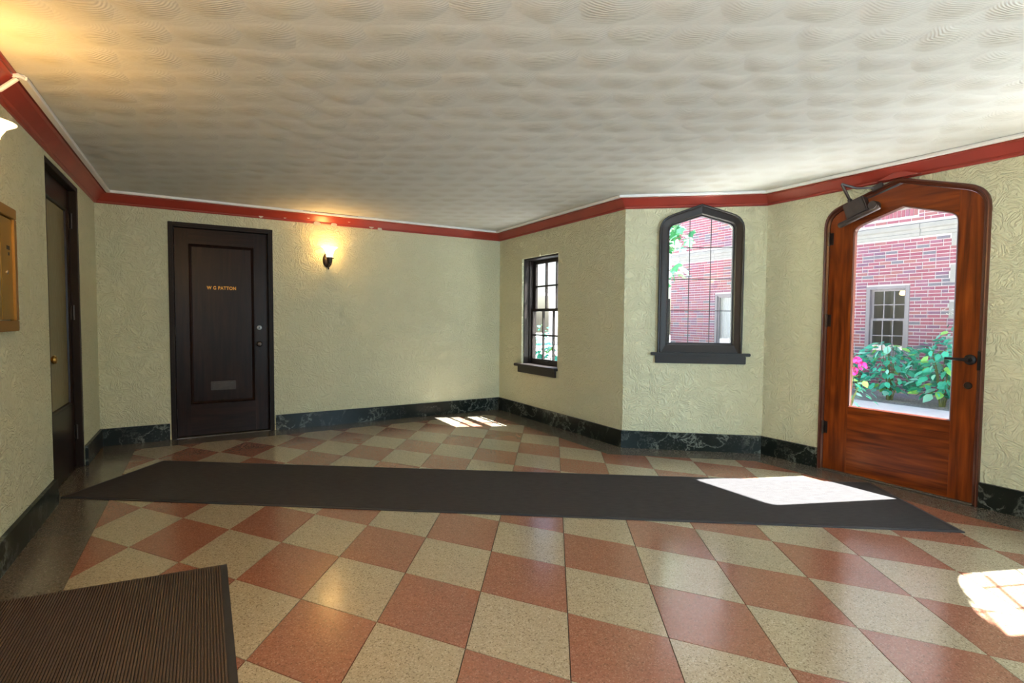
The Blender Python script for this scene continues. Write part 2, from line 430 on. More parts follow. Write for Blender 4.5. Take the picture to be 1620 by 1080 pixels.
# floor slab, ceiling
cp_ = MB().slab(offset_poly(TW - .002)[::-1], -.14, -.012)
floor = tag(obj('floor', cp_, mat='grout'), 'terrazzo floor of red and cream lozenge tiles inside a dark grey border', kind='structure')
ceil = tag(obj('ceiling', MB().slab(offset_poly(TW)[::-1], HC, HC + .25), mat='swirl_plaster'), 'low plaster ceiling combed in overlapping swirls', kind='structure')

# lozenge tiles clipped to the inside of the border
BW = .30
inner = offset_poly(-BW)[::-1]                          # counter-clockwise
def clip_poly_by_convex(sub, conv):
    out = sub
    for i in range(len(conv)):
        p, q = conv[i], conv[(i + 1) % len(conv)]
        out = clip(out, lambda x, y: (q[0] - p[0]) * (y - p[1]) - (q[1] - p[1]) * (x - p[0]))
        if len(out) < 3: return []
    return out
GO = Vector((1.9471, -3.5189)); ga, gb = .24088, .34088
e1 = Vector((ga, -gb)); e2 = Vector((-ga, -gb))
JT = .0018
tile_me = {}
for i in range(-22, 23):
    for j in range(-22, 23):
        o_ = GO + e1 * i + e2 * j; c_ = o_ + (e1 + e2) / 2
        if not (-.2 < c_.x < 5.6 and -9.2 < c_.y < .2): continue
        k = 1 - JT / .19
        q = [c_ + ((o_ + v) - c_) * k for v in (Vector((0, 0)), e2, e1 + e2, e1)]
        q = [tuple(p) for p in q]
        pl = clip_poly_by_convex(inner, q)
        pl2 = []
        for p in pl:
            if not pl2 or math.hypot(p[0] - pl2[-1][0], p[1] - pl2[-1][1]) > 1e-4: pl2.append(p)
        if len(pl2) < 3 or area(pl2) < 2e-4: continue
        mat = 'terrazzo_cream' if (i + j) % 2 == 0 else 'terrazzo_red'
        full = abs(area(pl2) - area(q)) < 1e-5
        if full:
            key = mat
            if key not in tile_me: tile_me[key] = MB().slab([(p[0] - c_.x, p[1] - c_.y) for p in q], -.012, 0).mesh('terrazzo_tile', mat)
            obj('terrazzo_tile', tile_me[key], floor, loc=(c_.x, c_.y, 0))
        else:
            obj('terrazzo_tile', MB().slab([(p[0] - c_.x, p[1] - c_.y) for p in pl2], -.012, 0), floor, mat, loc=(c_.x, c_.y, 0))
for nm in NAMES:
    fr = FR[nm]
    a0, a1 = ends(nm, -.0); b0, b1 = ends(nm, -BW + .001)
    q = [fr.p(0), fr.p(fr.L), fr.p(fr.L + b1, -BW + .001), fr.p(-b0, -BW + .001)]
    obj('border_strip', MB().slab([(p.x, p.y) for p in q][::-1], -.012, 0), floor, 'terrazzo_grey')

# door sills fill the openings at floor level
obj('door_sill', MB().slab([(DOOR1[0], 0), (DOOR1[1], 0), (DOOR1[1], TW), (DOOR1[0], TW)], -.012, .004), floor, 'terrazzo_grey')
obj('door_sill', MB().slab([(-TW, -1.8), (0, -1.8), (0, -.755), (-TW, -.755)], -.012, .004), floor, 'terrazzo_grey')
obj('door_sill', MB().slab([(D.x, D.y - 1.58), (D.x + TW + .1, D.y - 1.58), (D.x + TW + .1, D.y - .56), (D.x, D.y - .56)], -.012, .004), floor, 'limestone')

# crown moulding and baseboards, mitred
CROWN = [(0, HT), (.012, HT), (.020, HT + .008), (.020, HT + .018), (.030, HT + .024), (.080, HT + .078), (.096, HT + .084), (.096, HT + .096), (.106, HT + .100), (.106, HC), (0, HC)]
def sweep(nm, prof, mat, x0=None, x1=None, mirror_end=True):
    fr = FR[nm]; L = []
    for d_, z in prof:
        e0, e1_ = ends(nm, -d_)
        L.append(((x0 if x0 is not None else -e0), (x1 if x1 is not None else fr.L + e1_), -d_, z))
    mb = MB(); n = len(L)
    vs = [(a, y, z) for a, b, y, z in L] + [(b, y, z) for a, b, y, z in L]
    mb.add(vs, [tuple(range(n)), tuple(range(2 * n - 1, n - 1, -1))] + [(i, i + n, (i + 1) % n + n, (i + 1) % n) for i in range(n)])
    return mb
TL = dict(back='red crown moulding chipped in places above the back wall', window='red crown moulding above the sash window wall', bay='red crown moulding above the pointed window',
          entrance='red crown moulding above the entrance door', left='wide red crown moulding running over the left wall', bay_right='red crown moulding right of the entrance', rear_side='red crown moulding behind the camera, right side', rear='red crown moulding behind the camera')
trims = {}
for k, nm in enumerate(NAMES):
    trims[nm] = tag(obj('trim_%d' % (k + 1), sweep(nm, CROWN, 0), mat='red_paint', loc=FR[nm].p(0), rot=(0, 0, FR[nm].rz)), TL[nm], kind='structure')
# small gable of the crown over the entrance apex
obj('gable_cap', MB().prism([(.93, 2.33), (1.21, 2.33), (1.09, 2.375), (1.07, 2.382), (1.05, 2.375)], -.055, -.0), trims['entrance'], 'red_paint')
# chips of bare plaster where the paint has broken away
for x, z, w_ in ((1.42, HT + .02, .035), (1.66, HT + .03, .02), (2.00, HT + .004, .05), (2.18, HT + .006, .045), (2.62, HT + .02, .035), (2.72, HT + .004, .04), (1.90, HT + .05, .02), (2.35, HT + .05, .02)):
    pts = [(x + w_ * math.cos(a) * random.uniform(.6, 1), z + .6 * w_ * math.sin(a) * random.uniform(.5, 1)) for a in [2 * PI * i / 8 for i in range(8)]]
    dpt = .022 + max(0, (z - HT - .022)) * .92
    obj('plaster_chip', MB().prism(pts, -dpt - .006, -dpt + .012), trims['back'], 'chipped_plaster')
for x, y, w_, l_ in ((2.12, -.13, .03, .20), (1.86, -.12, .018, .10), (2.34, -.125, .02, .12)):
    pts = [(x + l_ * math.cos(a) * random.uniform(.7, 1), y + w_ * math.sin(a) * random.uniform(.5, 1)) for a in [2 * PI * i / 12 for i in range(12)]]
    obj('peeling_flake', MB().slab(pts, HC - .004, HC + .002), ceil, 'peeling_stain')

BASE_H = .168
def baseboard(nm, spans, label):
    root = tag(obj('baseboard_' + nm, None, loc=FR[nm].p(0), rot=(0, 0, FR[nm].rz)), label, kind='structure')
    for x0, x1 in spans:
        e0, e1_ = ends(nm, -.022)
        xs = x0 if x0 is not None else 0.; xe = x1 if x1 is not None else FR[nm].L
        n = max(1, round((xe - xs) / 1.15))
        for i in range(n):
            a_ = xs + (xe - xs) * i / n; b_ = xs + (xe - xs) * (i + 1) / n
            af = a_ - e0 if (x0 is None and i == 0) else a_ + .0006
            bf = b_ + e1_ if (x1 is None and i == n - 1) else b_ - .0006
            poly = [(a_, -.0), (af, -.022), (bf, -.022), (b_, -.0)]
            obj('marble_slab', MB().slab(poly, 0, BASE_H), root, 'dark_marble')
baseboard('back', [(None, DOOR1[0] - .012), (DOOR1[1] + .012, None)], 'dark green marble baseboard along the back wall')
baseboard('window', [(None, None)], 'dark marble baseboard under the sash window')
baseboard('bay', [(None, None)], 'mottled black marble baseboard under the pointed window')
baseboard('entrance', [(None, .535), (1.606, None)], 'black marble baseboard on both sides of the entrance door')
baseboard('bay_right', [(None, None)], 'black marble baseboard right of the entrance, outside the frame')
baseboard('left', [(None, DOOR2[0]), (DOOR2[1], None)], 'dark marble baseboard along the left wall')

# ------------------------------------------------------------------ door 1: panelled door in the back wall
x0, x1, zt = DOOR1
d1 = thing('door_1', FR['back'].p(0), 'dark mahogany panelled door with gilt lettering and mail slot', kind='structure')
g = .045
fr_mb = MB()
for a_, b_, c_, e_ in ((x0, x0 + g, 0, zt), (x1 - g, x1, 0, zt), (x0 + g, x1 - g, zt - g, zt)):
    fr_mb.box(a_, b_, -.012, .20, c_, e_)
obj('door_frame', fr_mb, d1, 'dark_frame', bevel=.004)
st_ = MB(); st_.box(x0 + g - .002, x0 + g + .03, .107, .125, 0, zt - g); st_.box(x1 - g - .03, x1 - g + .002, .107, .125, 0, zt - g); st_.box(x0 + g, x1 - g, .107, .125, zt - g - .03, zt - g); st_.box(x0 + g, x1 - g, .107, .125, 0, .03)
obj('gap_blocker', st_, d1, 'dark_frame')  # strips added behind the leaf to block light leaking through the gaps
bd = MB()
bd.box(x0 + .006, x0 + .020, -.022, -.010, 0, zt - .006); bd.box(x1 - .020, x1 - .006, -.022, -.010, 0, zt - .006); bd.box(x0 + .020, x1 - .020, -.022, -.010, zt - .020, zt - .006)
obj('frame_bead', bd, d1, 'dark_frame', bevel=.004)
lx0, lx1, lz0, lz1, ly = x0 + g + .003, x1 - g - .003, .012, zt - g - .003, .062
px0, px1, pz0, pz1 = .747, 1.353, .337, 2.008
obj('stile', MB().box(lx0, px0, ly, ly + .044, lz0, lz1), d1, 'mahogany_z', bevel=.002)
obj('stile', MB().box(px1, lx1, ly, ly + .044, lz0, lz1), d1, 'mahogany_z', bevel=.002)
obj('top_rail', MB().box(px0, px1, ly, ly + .044, pz1, lz1), d1, 'mahogany_x', bevel=.002)
obj('bottom_rail', MB().box(px0, px1, ly, ly + .044, lz0, pz0), d1, 'mahogany_x', bevel=.002)
pan = obj('panel', MB().box(px0, px1, ly + .016, ly + .03, pz0, pz1), d1, 'mahogany_z')
mo = MB(); P = lambda k, y: [(px0 + k, y, pz0 + k), (px1 - k, y, pz0 + k), (px1 - k, y, pz1 - k), (px0 + k, y, pz1 - k)]
mo.loops([P(0, ly - .004), P(.008, ly - .006), P(.014, ly + .002), P(.024, ly + .006), P(.028, ly + .017)])
obj('panel_moulding', mo, d1, 'mahogany_z')
ms = obj('mail_slot', MB().box(.929, 1.164, ly + .004, ly + .02, .474, .567), d1, 'bronze', bevel=.003)
obj('mail_flap', MB().box(.955, 1.138, ly - .002, ly + .006, .494, .548), ms, 'bronze', bevel=.002)
dbt = obj('deadbolt', MB().lathe([(.002, 0), (.024, 0), (.027, -.006), (.024, -.012), (.004, -.014)], (1.399, ly, 1.14), 'y'), d1, 'old_steel', True)
obj('keyway', MB().box(1.395, 1.403, ly - .0165, ly - .012, 1.13, 1.15), dbt, 'slot_black')
kn = obj('knob', MB().lathe([(.030, 0), (.032, -.004), (.014, -.010), (.012, -.028), (.026, -.036), (.029, -.046), (.022, -.056), (.003, -.060)], (1.397, ly, .96), 'y'), d1, 'bronze', True)
obj('keyhole', MB().lathe([(.006, 0), (.006, -.003)], (1.397, ly, .885), 'y', 8), d1, 'slot_black')
for z in (.25, 1.1, 1.95): obj('hinge', MB().tube([(lx0 - .002, ly - .004, z - .045), (lx0 - .002, ly - .004, z + .045)], .007), d1, 'bronze', True)
tc = bpy.data.curves.new('lettering', 'FONT'); tc.body = 'W G PATTON'; tc.size = .043; tc.extrude = .0006; tc.offset = .0012; tc.space_character = 1.12
to = bpy.data.objects.new('lettering_source', tc); COL.objects.link(to)
bpy.context.view_layer.update()
tm = bpy.data.meshes.new_from_object(to.evaluated_get(bpy.context.evaluated_depsgraph_get())); bpy.data.objects.remove(to)
xs = [v.co.x for v in tm.vertices]; w_ = max(xs) - min(xs)
for v in tm.vertices:
    x, y, z = v.co; v.co = ((x - min(xs)) * .272 / w_ + .906, ly + .0152 - z, y * 1.12 + 1.545)
tm.materials.clear(); tm.materials.append(M['gilt'])
o = obj('lettering', tm, d1); o['label'] = 'gilt painted capitals across the upper panel'

# ------------------------------------------------------------------ door 2: glazed door in the left wall, set back in its opening
x0, x1, zt = DOOR2
d2 = thing('door_2', FR['left'].p(0), 'dark door with a tall obscure glass pane in the left wall', kind='structure', rz=FR['left'].rz)
fm = MB()
for a_, b_, c_, e_ in ((x0, x0 + .03, 0, zt), (x1 - .055, x1, 0, zt), (x0 + .03, x1 - .055, zt - .04, zt)): fm.box(a_, b_, .002, .2, c_, e_)
obj('door_frame', fm, d2, 'dark_frame', bevel=.003)
ly = .05; lx0, lx1 = x0 + .032, x1 - .057; gx0, gx1, gz0, gz1 = lx0 + .12, lx1 - .085, .54, 2.10
obj('stile', MB().box(lx0, gx0, ly, ly + .044, .012, zt - .042), d2, 'mahogany_z', bevel=.002)
obj('stile', MB().box(gx1, lx1, ly, ly + .044, .012, zt - .042), d2, 'mahogany_z', bevel=.002)
obj('top_rail', MB().box(gx0, gx1, ly, ly + .044, gz1, zt - .042), d2, 'mahogany_x', bevel=.002)
obj('bottom_rail', MB().box(gx0, gx1, ly, ly + .044, .012, gz0), d2, 'mahogany_x', bevel=.002)
obj('pane', MB().box(gx0, gx1, ly + .016, ly + .024, gz0, gz1), d2, 'obscure_glass')
st_ = MB(); st_.box(x0 + .02, x0 + .06, .096, .115, 0, zt - .04); st_.box(x1 - .09, x1 - .05, .096, .115, 0, zt - .04); st_.box(x0 + .03, x1 - .05, .096, .115, zt - .075, zt - .038); st_.box(x0 + .03, x1 - .05, .096, .115, 0, .03)
obj('gap_blocker', st_, d2, 'dark_frame')  # added the same way, blocking light at the edges of this leaf
mo = MB(); P = lambda k, y: [(gx0 + k, y, gz0 + k), (gx1 - k, y, gz0 + k), (gx1 - k, y, gz1 - k), (gx0 + k, y, gz1 - k)]
mo.loops([P(0, ly - .003), P(.008, ly - .005), P(.02, ly + .004), P(.024, ly + .017)])
obj('glazing_bead', mo, d2, 'mahogany_z')
obj('knob', MB().lathe([(.030, 0), (.032, -.004), (.014, -.010), (.012, -.034), (.026, -.042), (.030, -.052), (.023, -.064), (.003, -.068)], (9 - 1.70, ly, .955), 'y'), d2, 'brass_bright', True)
for z in (.30, 1.28, 2.02):
    hg = obj('hinge', MB().tube([(lx1 + .006, ly - .012, z - .06), (lx1 + .006, ly - .012, z + .06)], .010), d2, 'bronze', True)
    obj('hinge_leaf', MB().box(lx1 - .03, lx1, ly - .004, ly + .001, z - .055, z + .055), hg, 'bronze')

# ------------------------------------------------------------------ window 1: double-hung sash window
def sash_window(root, x0, x1, z0, z1, depth, mats, stile=.045, cols=3, zm=None, glassmat='clear_glass', meet=.036, bead=True):
    """upper and lower sash with their muntins and panes, as parts of root"""
    zm = zm if zm is not None else (z0 + z1) / 2
    for nm, a_, b_, dy in (('lower_sash', z0, zm + meet / 2, 0), ('upper_sash', zm - meet / 2, z1, .042)):
        y0, y1 = depth + dy, depth + dy + .036
        sb = MB(); bot = .06 if dy == 0 else meet; top = meet if dy == 0 else .045
        sb.box(x0, x0 + stile, y0, y1, a_, b_); sb.box(x1 - stile, x1, y0, y1, a_, b_)
        sb.box(x0 + stile, x1 - stile, y0, y1, a_, a_ + bot); sb.box(x0 + stile, x1 - stile, y0, y1, b_ - top, b_)
        so = obj(nm, sb, root, mats, bevel=.003)
        gx0, gx1, gz0, gz1 = x0 + stile, x1 - stile, a_ + bot, b_ - top; mw = .020
        for c in range(1, cols):
            xc = gx0 + (gx1 - gx0) * c / cols; obj('muntin', MB().box(xc - mw / 2, xc + mw / 2, y0 + .004, y1 - .004, gz0, gz1), so, mats)
        zc = (gz0 + gz1) / 2; obj('muntin', MB().box(gx0, gx1, y0 + .006, y1 - .006, zc - mw / 2, zc + mw / 2), so, mats)
        for c in range(cols):
            for r in range(2):
                pa, pb = gx0 + (gx1 - gx0) * c / cols, gx0 + (gx1 - gx0) * (c + 1) / cols
                za_, zb_ = (gz0, zc) if r == 0 else (zc, gz1)
                obj('pane', MB().box(pa, pb, y0 + .016, y0 + .019, za_, zb_), so, glassmat)
w1 = thing('window_1', FR['window'].p(0), 'dark double-hung sash window of small panes in a deep reveal', kind='structure', rz=FR['window'].rz)
a_, b_, z0, z1 = WIN1
jm = MB()
jm.box(a_, a_ + .018, .03, .215, z0, z1); jm.box(b_ - .018, b_, .03, .215, z0, z1); jm.box(a_ + .018, b_ - .018, .03, .215, z1 - .02, z1)
obj('jamb', jm, w1, 'window_paint', bevel=.002)
sm_ = MB(); sm_.box(a_ + .018, a_ + .032, .10, .128, z0, z1 - .02); sm_.box(b_ - .032, b_ - .018, .10, .128, z0, z1 - .02)
obj('stop_bead', sm_, w1, 'window_paint', bevel=.002)
sash_window(w1, a_ + .018, b_ - .018, z0 + .02, z1 - .02, .13, 'window_paint', stile=.042, zm=1.372)
obj('sill', MB().box(a_ - .105, b_ + .012, -.055, .13, z0 - .022, z0 + .012), w1, 'window_paint', bevel=.005)
obj('outer_sill', MB().box(a_ + .001, b_ - .001, .13, .27, z0 - .03, z0 + .02), w1, 'window_paint')
obj('apron', MB().box(a_ - .05, b_ - .015, -.028, 0, z0 - .10, z0 - .022), w1, 'window_paint', bevel=.004)
obj('sash_lift', MB().box(.93, 1.02, .112, .13, z0 + .045, z0 + .06), w1, 'black_iron')

for k_, (p_, q_) in enumerate(RW):
    w4 = thing('window_%d' % (4 + k_), FR['rear_side'].p(0), ('added sash window behind the camera, nearer one', 'added sash window behind the camera, farther one')[k_], kind='structure', rz=FR['rear_side'].rz)
    sash_window(w4, p_ + .001, q_ - .001, .451, 2.099, .13, 'window_paint')
w7 = thing('window_7', FR['left'].p(0), 'added sash window in the left wall behind the camera', kind='structure', rz=FR['left'].rz)  # unseen window added around the cool side fill light
sash_window(w7, .851, 1.849, .701, 2.049, .13, 'window_paint')
w6 = thing('window_6', FR['rear'].p(0), 'added sash window in the wall behind the camera', kind='structure', rz=FR['rear'].rz)  # unseen window added around the cool rear fill light
sash_window(w6, .221, 1.139, .681, 2.019, .13, 'window_paint')
# ------------------------------------------------------------------ pointed leaded windows of the bay
def pointed_window(nm, root_fr, label, tr):
    w = thing(nm, root_fr.p(0), label, kind='structure', rz=root_fr.rz)
    out, mid, inn = tr(bay_out()), tr(bay_out(.016)), tr(bay_glass(.014))
    Pq = lambda o, y: [(x, y, z) for x, z in o]
    fm = MB().loops([Pq(out, .0), Pq(out, -.036), Pq(tr(bay_out(.005)), -.043), Pq(tr(bay_out(.013)), -.041), Pq(tr(bay_out(.018)), -.031), Pq(tr(bay_out(.030)), -.025),
                     Pq(tr(bay_glass(.022)), -.010), Pq(tr(bay_glass(.012)), .006), Pq(tr(bay_glass(.012)), .016)])
    obj('frame', fm, w, 'window_paint')
    obj('casement', MB().ring(tr(bay_glass(.045)), tr(bay_glass()), .012, .05), w, 'window_paint')
    sh = tr([(0, 0), (1, 0)]); dx = min(sh[0][0], sh[1][0])
    X = lambda x: tr([(x, 0), (x + .001, 0)])[0][0]
    obj('sill', MB().box(X(.258), X(1.163), -.058, .0, .918, .946), w, 'window_paint', bevel=.005)
    obj('apron', MB().box(X(.300), X(1.128), -.030, 0, .842, .918), w, 'window_paint', bevel=.004)
    gl = bay_glass(.004); cx = [.40, .607, .802, 1.02]; cz = [1.03, 1.345, 1.649, 1.949, 2.3]
    for i in range(3):
        for j in range(4):
            pl = gl
            for f_ in (lambda x, z: x - cx[i], lambda x, z: cx[i + 1] - x, lambda x, z: z - cz[j], lambda x, z: cz[j + 1] - z): pl = clip(pl, f_)
            if len(pl) > 2: obj('pane', MB().prism(tr(pl), .030, .033), w, 'clear_glass')
    for x in cx[1:3]:
        pl = clip(clip(gl, lambda a, b: a - x + .003), lambda a, b: x + .003 - a); obj('lead_came', MB().prism(tr(pl), .0265, .0365), w, 'lead')
    for z in cz[1:4]: obj('lead_came', MB().prism(tr([(.418, z - .003), (.998, z - .003), (.998, z + .003), (.418, z + .003)]), .0265, .0365), w, 'lead')
pointed_window('window_2', FR['bay'], 'black framed pointed window with leaded panes beside the entrance', lambda p: p)
pointed_window('window_3', FR['bay_right'], 'matching pointed window right of the entrance, outside the frame', br)

# ------------------------------------------------------------------ door 3: arched entrance door
d3 = thing('door_3', FR['entrance'].p(0), 'reddish oak entrance door with pointed arched top and one large pane', kind='structure', rz=FR['entrance'].rz)
def infl(k): return arch(.533 + k, 1.608 - k, 0, 2.160 - k * .75, 2.336 - k * 1.05, .13 - k * .5)
Pq = lambda o, y: [(x, y, z) for x, z in o]
obj('door_frame', MB().loops([Pq(infl(0), .002), Pq(infl(0), -.026), Pq(infl(.004), -.034), Pq(infl(.012), -.036), Pq(infl(.018), -.030), Pq(infl(.022), -.018), Pq(infl(.036), -.012), Pq(infl(.036), .09), Pq(infl(.02), .09)]), d3, 'oak_bead', True)
L0, L1 = -.004, .040
obj('stile', MB().prism(clip(DL, lambda x, z: .753 - x), L0, L1), d3, 'oak_z')
obj('stile', MB().prism(clip(DL, lambda x, z: x - 1.433), L0, L1), d3, 'oak_z')
mid = clip(clip(DL, lambda x, z: x - .7535), lambda x, z: 1.4325 - x)
obj('bottom_rail', MB().prism(clip(mid, lambda x, z: .555 - z), L0, L1), d3, 'oak_x')
gtop = [(x, z) for x, z in DG if z > 1.9]                # right shoulder .. apex .. left shoulder
mtop = [(x, z) for x, z in mid if z > 1.9]
mtop = sorted(mtop, key=lambda p: -p[0])
poly = [(x, z) for x, z in gtop]
tr_mb = MB(); nn = len(gtop)
def top_at(x):
    for i in range(len(mtop) - 1):
        (xa, za_), (xb, zb_) = mtop[i], mtop[i + 1]
        if xb - 1e-9 <= x <= xa + 1e-9: return za_ + (zb_ - za_) * ((x - xa) / (xb - xa) if abs(xb - xa) > 1e-9 else 0)
    return mtop[0][1] if x > mtop[0][0] else mtop[-1][1]
for i in range(nn - 1):
    (xa, za_), (xb, zb_) = gtop[i], gtop[i + 1]
    xa_, xb_ = min(max(xa, .7535), 1.4325), min(max(xb, .7535), 1.4325)
    if abs(xa_ - xb_) < 1e-6: continue
    tr_mb.prism([(xa_, za_), (xa_, top_at(xa_)), (xb_, top_at(xb_)), (xb_, zb_)], L0, L1)
obj('top_rail', tr_mb, d3, 'oak_x')
obj('pane', MB().prism(arch(.745, 1.441, .547, 2.017, 2.132, .06), .018, .023), d3, 'clear_glass')
def ig(k): return arch(.753 + k, 1.433 - k, .555 + k, 2.012 - k * .75, 2.124 - k * 1.05, .06 - k * .5)
obj('glazing_bead', MB().loops([Pq(ig(-.001), L0 - .001), Pq(ig(.003), L0 - .003), Pq(ig(.009), L0 + .006), Pq(ig(.010), .018)]), d3, 'oak_bead')
obj('glazing_bead', MB().loops([Pq(ig(-.001), L1 + .001), Pq(ig(.008), L1 - .004), Pq(ig(.009), .023)]), d3, 'oak_bead')
ro = obj('handle_rosette', MB().lathe([(.034, 0), (.036, -.005), (.030, -.011), (.014, -.014), (.012, -.040)], (1.530, L0, .997), 'y', 20), d3, 'black_iron', True)
obj('lever', MB().tube([(1.530, L0 - .040, .997), (1.530, L0 - .050, .997), (1.512, L0 - .055, .998), (1.46, L0 - .055, 1.000), (1.405, L0 - .055, 1.002)], [.011, .012, .011, .0095, .009]), ro, 'black_iron', True)
lk = obj('deadbolt', MB().lathe([(.022, 0), (.025, -.005), (.021, -.012), (.003, -.013)], (1.524, L0, .818), 'y'), d3, 'bronze', True)
obj('keyway', MB().box(1.521, 1.527, L0 - .0155, L0 - .011, .808, .828), lk, 'slot_black')
obj('strike_plate', MB().box(1.577, 1.592, -.038, -.012, .93, 1.06), d3, 'black_iron')
for z in (.36, 1.26, 1.94):
    hg = obj('hinge', MB().tube([(.572, -.022, z - .055), (.572, -.022, z + .055)], .009), d3, 'bronze', True)
    obj('hinge_leaf', MB().box(.574, .600, L0 - .003, L0, z - .05, z + .05), hg, 'bronze')
obj('sun_trim_lintel', MB().box(.2, 1.95, .125, .25, 2.365, 2.69), d3, 'limestone')  # unseen outer block added to cut the top off the sun patch
obj('threshold', MB().box(.56, 1.58, -.03, .09, 0, .011), d3, 'terrazzo_grey', bevel=.003)
# door closer on the hinge side of the arched head
clo = obj('door_closer', None, d3, loc=(.80, 0, 2.145), rot=(0, -math.radians(20), 0))
clo_b = MB().box(-.085, .075, -.085, L0 - .001, -.055, .075)
obj('closer_body', clo_b, clo, 'closer_metal', bevel=.008)
obj('closer_cylinder', MB().tube([(-.165, -.060, -.062), (-.155, -.060, -.062), (.14, -.060, -.062), (.15, -.060, -.062)], [.016, .022, .022, .016], 12), clo, 'closer_metal', True)
obj('closer_knuckle', MB().lathe([(.030, -.036), (.033, -.03), (.033, .03), (.030, .036)], (.115, -.055, -.035), 'y', 14), clo, 'closer_metal', True)
obj('closer_spindle', MB().lathe([(.018, .07), (.018, .10), (.010, .11)], (-.03, -.05, 0), 'z', 10), clo, 'closer_metal', True)
obj('closer_arm', MB().tube([(-.03, -.05, .100), (-.004, -.15, .208)], .011), clo, 'closer_metal', True)
obj('closer_arm', MB().tube([(-.006, -.152, .214), (.06, -.095, .145), (.16, -.034, .095)], [.0105, .010, .006]), clo, 'closer_metal', True)
obj('arm_bracket', MB().box(.13, .21, -.045, -.02, .075, .115), clo, 'closer_metal', bevel=.004)

# ------------------------------------------------------------------ wiring raceway
rw = thing('wiring_raceway', (0, 0, HC), 'slim white metal wiring raceway along the ceiling edge above the red moulding', 'raceway')
RP = [(.106, HC - .024), (.136, HC - .024), (.140, HC - .020), (.140, HC - .006), (.132, HC - .006), (.132, HC - .0005), (.106, HC - .0005)]
for nm in ('back', 'window', 'bay', 'entrance', 'bay_right', 'left'):
    x0_, x1_ = (9 - 2.80, None) if nm == 'left' else (None, None)
    if nm == 'entrance': x1_ = 1.86
    if nm == 'bay_right': continue
    o = obj('channel', sweep(nm, RP, 0, x0_, x1_), rw, 'raceway_paint'); o.location = FR[nm].p(0) - rw.location; o.rotation_euler = (0, 0, FR[nm].rz)
    o.location.z = -HC
o = obj('channel', sweep('entrance', [(a_, z - .002) for a_, z in RP], 0, 1.87, FR['entrance'].L - .1), rw, 'raceway_paint'); o.location = FR['entrance'].p(0) - rw.location; o.rotation_euler = (0, 0, FR['entrance'].rz); o.location.z = -HC
obj('elbow', MB().tube([(.121, -2.76, -.014), (.121, -2.80, -.014), (.112, -2.826, -.016), (.092, -2.832, -.024)], .012), rw, 'raceway_paint', True)
obj('drop_channel', MB().tube([(.098, -2.832, -.022), (.108, -2.832, -.034), (.046, -2.832, -.100), (.016, -2.832, -.120), (.0125, -2.832, -.25)], .011), rw, 'raceway_paint', True)

# ------------------------------------------------------------------ wall lamps
def sconce(loc, rz, label, e, col=(1, .53, .14)):
    s = thing('wall_sconce', loc, label, 'wall lamp', rz, 'bronze wall lamps with flared glass shades')
    bp = MB()
    L = []
    for k, y in ((1, 0), (1, -.006), (.88, -.014), (.55, -.022), (.05, -.024)):
        L.append([(.052 * k * math.cos(2 * PI * i / 24), y, .085 * k * math.sin(2 * PI * i / 24)) for i in range(24)])
    obj('backplate', bp.loops(L, caps=True), s, 'bronze', True)
    obj('arm', MB().tube([(0, -.015, -.03), (0, -.05, -.055), (0, -.09, -.055), (0, -.115, -.035), (0, -.12, -.01)], .009), s, 'bronze', True)
    obj('socket_cup', MB().lathe([(.008, -.05), (.022, -.045), (.030, -.02), (.034, .012), (.036, .020), (.030, .024)], (0, -.12, 0)), s, 'bronze', True)
    obj('thumbscrew', MB().tube([(.032, -.12, .012), (.047, -.12, .012)], .005), s, 'bronze', True)
    obj('finial', MB().lathe([(.004, -.112), (.010, -.10), (.007, -.085), (.013, -.06), (.008, -.045)], (0, -.06, .0), 'z', 10), s, 'bronze', True)
    pr = [(.034, .018), (.037, .05), (.046, .085), (.064, .115), (.096, .136), (.093, .136), (.060, .113), (.042, .083), (.033, .05), (.030, .018)]
    sh = obj('glass_shade', MB().loops([[(r * math.cos(2 * PI * i / 28), -.12 + r * math.sin(2 * PI * i / 28), z) for i in range(28)] for r, z in pr]), s, 'frosted_shade', True)
    obj('bulb', MB().lathe([(.010, .02), (.011, .03), (.018, .040), (.020, .050), (.014, .058), (.003, .062)], (0, -.12, 0)), s, 'bulb_glow', True)
    p = lamp('sconce_light', 'POINT', e, col, (0, -.12, .100), shadow_soft_size=.022); p.parent = s
    return s
sconce(FR['back'].p(2.113, 0, 1.918), FR['back'].rz, 'lit bronze wall lamp with flared glass shade on the back wall', 6.5)
sconce(FR['left'].p(9 - 3.34, 0, 1.905), FR['left'].rz, 'lit wall lamp cut by the left edge, above the brass mailboxes', 9.5)

sconce(FR['rear'].p(4.4015 - 1.99, 0, 2.03), FR['rear'].rz, 'added lit wall lamp on the wall behind the camera', 10)  # unseen lamp added for fill, set where a pane mirrors a glow
sconce(FR['left'].p(9 - 5.1, 0, 1.905), FR['left'].rz, 'added wall lamp on the left wall out of view, for warm fill', 44)  # unseen lamp added to warm the left side, stronger than the others

# unseen ceiling lamp added over the photographer for warm fill light
dl = thing('fill_dome_lamp', (.65, -5.6, HC - .001), 'added round frosted ceiling lamp above the camera, for warm fill', 'ceiling lamp')
obj('canopy', MB().lathe([(.02, 0), (.10, 0), (.105, -.02), (.09, -.03), (.02, -.03)], (0, 0, 0), 'z', 28), dl, 'bronze', True)
obj('glass_dome', MB().lathe([(.09, -.03), (.092, -.06), (.078, -.09), (.045, -.11), (.004, -.116)], (0, 0, 0), 'z', 28), dl, 'frosted_shade', True)
p = lamp('dome_fill_light', 'POINT', 32, (1, .52, .12), (0, 0, -.20), shadow_soft_size=.08); p.parent = dl

